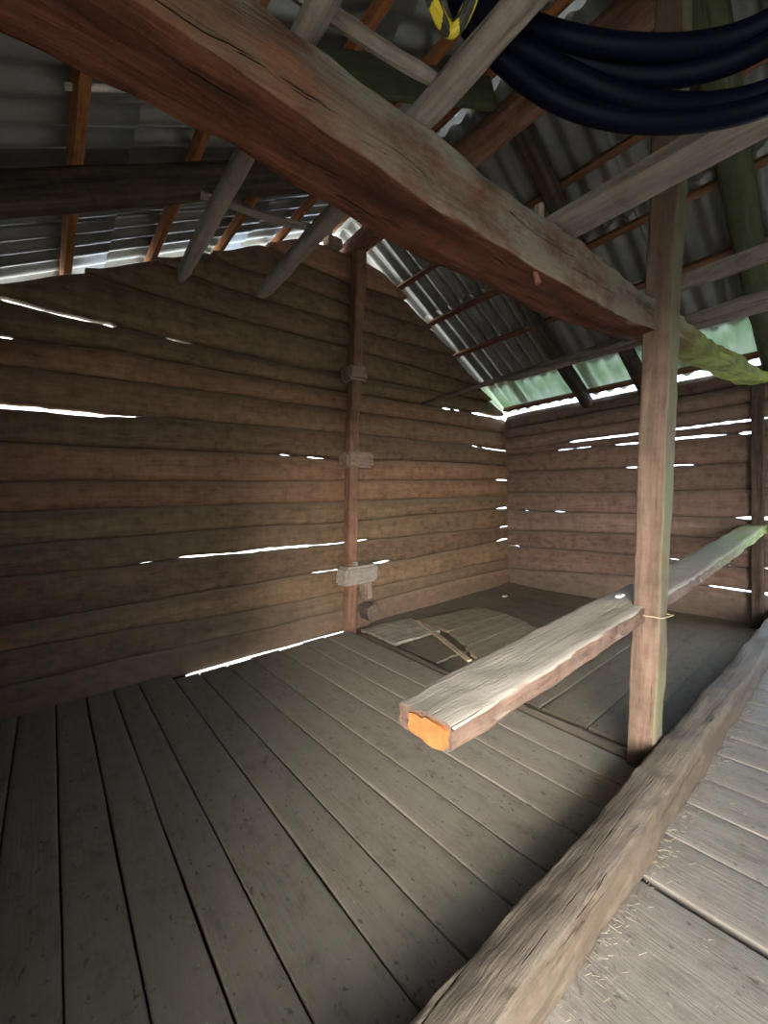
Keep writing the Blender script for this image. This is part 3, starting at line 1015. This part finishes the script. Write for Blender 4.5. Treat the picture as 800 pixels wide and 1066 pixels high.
tag(link_mesh('peg', v, f, 'nail', frame(Vector((1.29, .75, 2.26)), Vector((0, -.3, -1))), tie), 'small pinkish peg under the beam', kind='thing')
v, f = beam_geo([(1.33, 0.75, 2.36), (1.32, 0.735, 2.46)], (0.022, 0.026), 0.4, 0.003, 0.02)
tag(link_mesh('peg', v, f, 'pole', frame(Vector((1.33, .75, 2.36)), Vector((0, 0, 1))), tie), 'small upright wooden peg on the beam', kind='thing')

post = root('support_post', (2.45, 0.825, -0.02))
beam('shaft', [(2.45, 0.825, -0.02), (2.445, 0.78, 0.9), (2.45, 0.735, 2.0), (2.46, 0.685, 3.0), (2.47, 0.64, 4.3)], [(0.13, 0.15), (0.13, 0.14), (0.13, 0.135), (0.125, 0.13), (0.12, 0.13)],
     'post', 0.22, 0.009, 0.06, seed=8.8, zhint=(1, 0, 0), parent=post)
thing(post, 'pale square wooden support post standing behind the threshold log', 'post')
A = Acc()
loop = [(2.36, 0.87, 0.84), (2.362, 0.70, 0.845), (2.53, 0.70, 0.825), (2.535, 0.87, 0.83), (2.36, 0.87, 0.84)]
for k in range(4):
    A.add(*beam_geo([loop[k], loop[k + 1]], (0.005, 0.005), 1.0, 0, 0.05))
tag(link_mesh('cord', A.v, A.f, 'cord', Matrix.Translation((2.45, .78, .84)), post), 'thin pale cord tied round the post', kind='thing')

rail = root('rail', (0.83, 0.905, 0.79))
rail_p = [(0.86, 0.892, 0.795), (1.0, 0.90, 0.797), (1.4, 0.905, 0.805), (2.25, 0.91, 0.838), (3.1, 0.90, 0.862), (4.2, 0.89, 0.925), (5.92, 0.88, 1.03)]
rail_s = [(0.215, 0.085), (0.24, 0.085), (0.25, 0.085), (0.25, 0.09), (0.24, 0.08), (0.23, 0.085), (0.21, 0.085)]
beam('timber', rail_p, rail_s, 'rail', 0.28, 0.012, 0.035, seed=5.5, freq=3.0, parent=rail)
thing(rail, 'dusty weathered horizontal rail with a bright orange sawn end, passing through the support post', 'rail')
v, f = beam_geo([(0.850, 0.875, 0.792), (0.868, 0.875, 0.792)], (0.155, 0.068), 0.45, 0.012, 0.01, seed=5.5, freq=3.0)
tag(link_mesh('sawn_end', v, f, 'sawn', frame(Vector((0.85, .875, .79)), Vector((0, 1, 0))), rail), 'bright orange freshly sawn end', kind='thing')

th_p = [(-0.55, 0.685, 0.075), (0.7, 0.685, 0.075), (1.8, 0.665, 0.08), (3.0, 0.665, 0.085), (4.5, 0.655, 0.09), (5.95, 0.65, 0.09)]
th_s = [(0.17, 0.18), (0.17, 0.18), (0.165, 0.175), (0.16, 0.175), (0.16, 0.17), (0.16, 0.17)]
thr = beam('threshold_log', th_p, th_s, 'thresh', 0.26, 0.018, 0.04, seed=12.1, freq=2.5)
thing(thr, 'long worn threshold log lying on the floor between the two bays, straw along its side', 'log')

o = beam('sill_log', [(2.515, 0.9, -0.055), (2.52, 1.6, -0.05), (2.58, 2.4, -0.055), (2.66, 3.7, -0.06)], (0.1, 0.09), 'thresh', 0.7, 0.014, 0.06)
thing(o, 'rough sill log in the floor between the boards and the lower dirt floor', 'log')

# ------------------------------------------------------------------ brace post on the gable wall
brace = root('brace_post', (2.61, 3.905, -0.02))
beam('shaft', [(2.61, 3.88, -0.04), (2.66, 3.875, 0.9), (2.74, 3.875, 2.2), (2.945, 3.88, 4.34)], [(0.115, 0.12), (0.11, 0.12), (0.11, 0.12), (0.13, 0.13)], 'brace', 0.2, 0.006, 0.06,
     seed=4.0, zhint=(1, 0, 0), parent=brace)
thing(brace, 'slim reddish brace post with three wooden clamps leaning against the gable wall', 'post')
for (x0, x1, y0, z0, z1, mt, lab) in ((2.67, 2.92, 3.79, 2.83, 3.02, 'clamp', 'reddish upper clamp block'), (2.60, 2.98, 3.78, 1.83, 2.02, 'clamp', 'pinkish middle clamp block'),
                                      (2.50, 2.96, 3.76, 0.52, 0.73, 'clamp_grey', 'pale grey lower clamp block')):
    A = Acc()
    A.add(*box_geo((x0, y0, z0), (x1, 3.99, z1), 0.03, z0, 0.055))
    xc = x0 + 0.1
    A.add(*box_geo((xc + 0.05, y0 + 0.03, z1 - 0.01), (xc + 0.10, y0 + 0.08, z1 + 0.05), 0.006, z0, 0.01))
    tag(link_mesh('clamp_block', A.v, A.f, mt, Matrix.Translation((x0, 3.9, z0)), brace, sharp=0.5), lab, kind='thing')
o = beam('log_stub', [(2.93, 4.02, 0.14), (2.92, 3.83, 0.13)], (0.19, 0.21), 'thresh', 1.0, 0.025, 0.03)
thing(o, 'short round log end sticking out of the wall foot beside the brace post', 'log')
v, f = box_geo((2.86, 3.88, 0.30), (2.97, 4.03, 0.50), 0.02, 5, 0.02)
thing(link_mesh('wooden_block', v, f, 'clamp', Matrix.Translation((2.86, 3.9, .3))), 'small upright wooden block under the lowest brace clamp', 'block')

o = beam('corner_stud', [(5.87, 0.85, -0.08), (5.87, 0.85, 2.75)], (0.10, 0.09), 'rafter', 0.2, 0.006, 0.1, zhint=(1, 0, 0))
thing(o, 'dark upright stud against the right wall where the rail ends', 'post')

# ------------------------------------------------------------------ loose poles and planks overhead
def pole(label, a, b, ra, rb, mat, cat='pole', sq=1.0, name='loose_pole'):
    a, b = Vector(a), Vector(b)
    mid = (a + b) / 2 + Vector((0.012, 0, -0.01))
    d = (b - a).normalized()
    pts = [a, mid, b - d * 0.04, b]
    o = beam(name, pts, [(ra, ra), ((ra + rb) / 2,) * 2, (rb, rb), (rb * 0.55, rb * 0.55)], mat, sq, 0.006, 0.03)
    return thing(o, label, cat)


pole('grey pole end hanging past the tie beam, the longer one nearer the gable post', (0.73, -0.75, 2.50), (0.85, 1.93, 2.505), 0.062, 0.056, 'pole', sq=0.7)
pole('grey pole end hanging past the tie beam, the one further left with the higher tip', (0.40, -0.75, 2.49), (0.515, 2.02, 2.515), 0.06, 0.05, 'pole', sq=0.8)
pole('short thin stick lying across the two grey poles above the tie beam', (0.40, 0.80, 2.575), (0.90, 0.735, 2.58), 0.034, 0.03, 'pole', 'stick', name='stick')
pole('thin dark stick joining the two hanging pole ends below the rafter', (0.46, 1.50, 2.563), (0.93, 1.40, 2.56), 0.026, 0.024, 'dark_pole', 'stick', name='stick')
o = beam('plank', [(1.53, -1.2, 2.51), (1.54, 0.95, 2.485)], (0.15, 0.04), 'pole', 0.12, 0.004, 0.06)
thing(o, 'wide grey plank resting on the tie beam under the hose coil', 'plank')
pole('long tapering dark pole running from the drive bay to the gable wall', (2.86, -1.0, 2.50), (3.90, 3.92, 2.725), 0.085, 0.04, 'dark_pole')
pole('shorter dark pole lying beside the long tapering one', (3.12, -1.2, 2.53), (3.50, 2.3, 2.60), 0.08, 0.06, 'dark_pole')
o = beam('board', [(2.93, -1.2, 2.72), (2.96, 0.95, 2.70)], (0.035, 0.09), 'dark_pole', 0.15, 0.004, 0.08)
thing(o, 'narrow dark board on edge above the loose poles right of the support post', 'board')

# ------------------------------------------------------------------ hose coil
strands = [
    [(0.774, 0.583, 2.6), (0.863, 0.533, 2.56), (0.916, 0.461, 2.5), (1.002, 0.377, 2.46), (1.119, 0.268, 2.44), (1.203, 0.157, 2.44)],
    [(0.747, 0.588, 2.585), (0.86, 0.544, 2.54), (0.961, 0.462, 2.48), (1.08, 0.366, 2.43), (1.167, 0.253, 2.41), (1.196, 0.156, 2.4)],
    [(0.743, 0.596, 2.575), (0.854, 0.553, 2.53), (0.95, 0.458, 2.44), (1.039, 0.382, 2.38), (1.158, 0.296, 2.36), (1.291, 0.168, 2.36)],
    [(0.734, 0.61, 2.57), (0.828, 0.587, 2.53), (0.922, 0.512, 2.42), (1.02, 0.427, 2.36), (1.133, 0.326, 2.33), (1.29, 0.168, 2.33)]]
path = []
for k, s in enumerate(strands):
    path += s
    if k < 4:
        e = Vector(s[-1])
        j = 0.02 * k
        path += [(e.x + 0.0, e.y - 0.16, e.z + 0.02), (1.12 + j, -0.26 - j, e.z + 0.08), (0.86, -0.36 - j, 2.56 + j), (0.6 - j, -0.2, 2.60 + j), (0.53 - j, 0.12, 2.62), (0.56 - j, 0.42, 2.62)]
P = np.array(path)
d = np.r_[0, np.cumsum(np.linalg.norm(np.diff(P, axis=0), axis=1))]
cu = D.curves.new('hose_path', 'CURVE')
cu.dimensions = '3D'
sp = cu.splines.new('NURBS')
sp.points.add(len(path) - 1)
for q, p in zip(sp.points, path):
    q.co = (*p, 1)
sp.order_u = 4
sp.use_endpoint_u = True
sp.resolution_u = 8
cu.bevel_depth = 0.0235
cu.bevel_resolution = 4
cu.use_fill_caps = True
tmp = D.objects.new('hose_tmp', cu)
COL.objects.link(tmp)
bpy.context.view_layer.update()
dg = bpy.context.evaluated_depsgraph_get()
me = D.meshes.new_from_object(tmp.evaluated_get(dg))
D.objects.remove(tmp)
me.name = 'hose_coil'
me.materials.clear()
me.materials.append(M['hose'])
me.polygons.foreach_set('use_smooth', [True] * len(me.polygons))
hose = D.objects.new('hose_coil', me)
COL.objects.link(hose)
thing(hose, 'coil of thick black hose slung overhead at the top right', 'hose')

# striped tape looped over the hose
pts = [(0.590, 0.555, 2.47), (0.632, 0.572, 2.465), (0.672, 0.580, 2.45), (0.700, 0.583, 2.44), (0.708, 0.560, 2.45), (0.695, 0.505, 2.47), (0.66, 0.44, 2.52)]
pts = [(x, y, z + 0.022) for x, y, z in pts]
o = beam('warning_tape', pts, (0.020, 0.022), 'tape', 0.5, 0.004, 0.008)
thing(o, 'yellow and black striped tape looped at the left end of the hose coil', 'tape')

# ------------------------------------------------------------------ loose boards and sun fleck pieces on the floor
def slab(name, corners, z0, th, mat, label, cat, seed=0.0, n=14, rough=0.008):
    """a rough-edged thin board with the given four floor corners"""
    c = [Vector((x, y, 0)) for x, y in corners]
    v, f = [], []
    for lay in range(2):
        for i in range(n + 1):
            for j in range(n + 1):
                s, t = i / n, j / n
                p = c[0] * (1 - s) * (1 - t) + c[1] * s * (1 - t) + c[2] * s * t + c[3] * (1 - s) * t
                e = 0.02 if i in (0, n) or j in (0, n) else 0.0
                p = p + Vector((fr(p.x * 9, p.y * 9, seed) * e, fr(p.y * 9, p.x * 9, seed + 3) * e, 0))
                v.append((p.x, p.y, z0 + (th if lay else 0) + fr(p.x * 3, p.y * 3, seed) * rough + fr(p.x * 3 + 7, p.y * 11, seed) * rough * .5))
    w = n + 1
    L = w * w
    for i in range(n):
        for j in range(n):
            a = i * w + j
            f.append((a, a + 1, a + w + 1, a + w))
            f.append((L + a, L + a + w, L + a + w + 1, L + a + 1))
        for a, b in ((i * w, (i + 1) * w), (i * w + n, (i + 1) * w + n), (i, i + 1), (n * w + i, n * w + i + 1)):
            f.append((a, b, L + b, L + a))
    m = frame(Vector((*corners[0], z0)), c[1] - c[0])
    return thing(link_mesh(name, v, f, mat, m, sharp=0.6), label, cat)


slab('loose_board', [(2.72, 3.22), (3.36, 3.18), (3.46, 3.78), (2.74, 3.84)], -0.055, 0.035, 'weathered', 'pale weathered broken board lying at the foot of the brace post', 'board', 1.0)
slab('loose_board', [(2.72, 2.62), (3.12, 2.60), (3.30, 3.16), (2.74, 3.18)], -0.06, 0.02, 'floor_back', 'dirt covered broken board between the brace post and the rail', 'board', 4.0)
slab('loose_board', [(3.42, 3.10), (4.42, 3.02), (4.46, 3.46), (3.48, 3.64)], -0.055, 0.032, 'loose', 'brown loose board nearest the gable wall on the dirt floor', 'board', 2.0)
slab('loose_board', [(3.22, 2.66), (4.30, 2.66), (4.40, 3.0), (3.40, 3.08)], -0.055, 0.032, 'loose', 'brown loose board lying in the middle of the dirt floor patch', 'board', 3.0)
slab('loose_board', [(2.98, 2.32), (4.12, 2.36), (4.26, 2.64), (3.16, 2.64)], -0.055, 0.032, 'loose', 'brown loose board on the dirt floor nearest the rail', 'board', 5.0)
o = beam('lath', [(3.42, 3.62, -0.022), (3.2, 3.05, -0.02), (2.92, 2.40, -0.022)], (0.045, 0.022), 'lath', 0.2, 0.006, 0.05)
thing(o, 'pale narrow lath lying along the edge of the loose brown boards', 'lath')
for (x, y, z, a, b, lab) in ((3.02, 2.30, -0.015, 0.10, 0.04, 'small white sunlight scrap at the end of the pale lath on the floor'), (5.18, 3.56, -0.03, 0.07, 0.05, 'tiny white sunlight scrap on the dirt floor near the back corner'),
                             (2.27, 0.865, 0.945, 0.06, 0.025, 'tiny white sunlight scrap on top of the rail beside the post')):
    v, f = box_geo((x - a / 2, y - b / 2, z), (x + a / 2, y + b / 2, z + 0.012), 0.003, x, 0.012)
    thing(link_mesh('sun_fleck', v, f, 'sun_spot', Matrix.Translation((x, y, z))), lab, 'fleck')  # flecks of sunlight modelled as thin white pieces

# straw litter: along the threshold and over the boards
A = Acc()
rs = random.Random(5)


def straw(x, y, z, L, ang, pit, r=0.0009):
    d_ = Vector((math.cos(ang) * math.cos(pit), math.sin(ang) * math.cos(pit), math.sin(pit)))
    a = Vector((x, y, z))
    b = a + d_ * L
    s = d_.cross(Vector((0, 0, 1))).normalized() * r
    u = Vector((0, 0, r))
    v = [a + s, a - s, a + u * 1.6, b + s, b - s, b + u * 1.6]
    A.add(v, [(0, 1, 4, 3), (1, 2, 5, 4), (2, 0, 3, 5), (0, 2, 1), (3, 4, 5)])


for i in range(760):
    x = rs.uniform(0.7, 4.6)
    k = abs(rs.gauss(0, 0.035))
    y = 0.585 - k
    z = 0.004 + max(0, 0.03 - k) * rs.random()
    straw(x, y, z, rs.uniform(0.008, 0.032), rs.uniform(0, 6.28), rs.uniform(0, 0.25))
for i in range(70):
    straw(rs.uniform(0.8, 4.0), rs.uniform(0.0, 0.55), 0.004, rs.uniform(0.006, 0.02), rs.uniform(0, 6.28), 0)
for i in range(160):
    straw(rs.uniform(-0.1, 2.3), rs.uniform(0.85, 3.5), 0.005, rs.uniform(0.006, 0.02), rs.uniform(0, 6.28), 0, 0.0012)
o = link_mesh('straw_litter', A.v, A.f, 'straw', Matrix.Identity(4), smooth=False)
tag(o, 'straw bits scattered along the threshold log and over the boards', 'straw', kind='stuff')
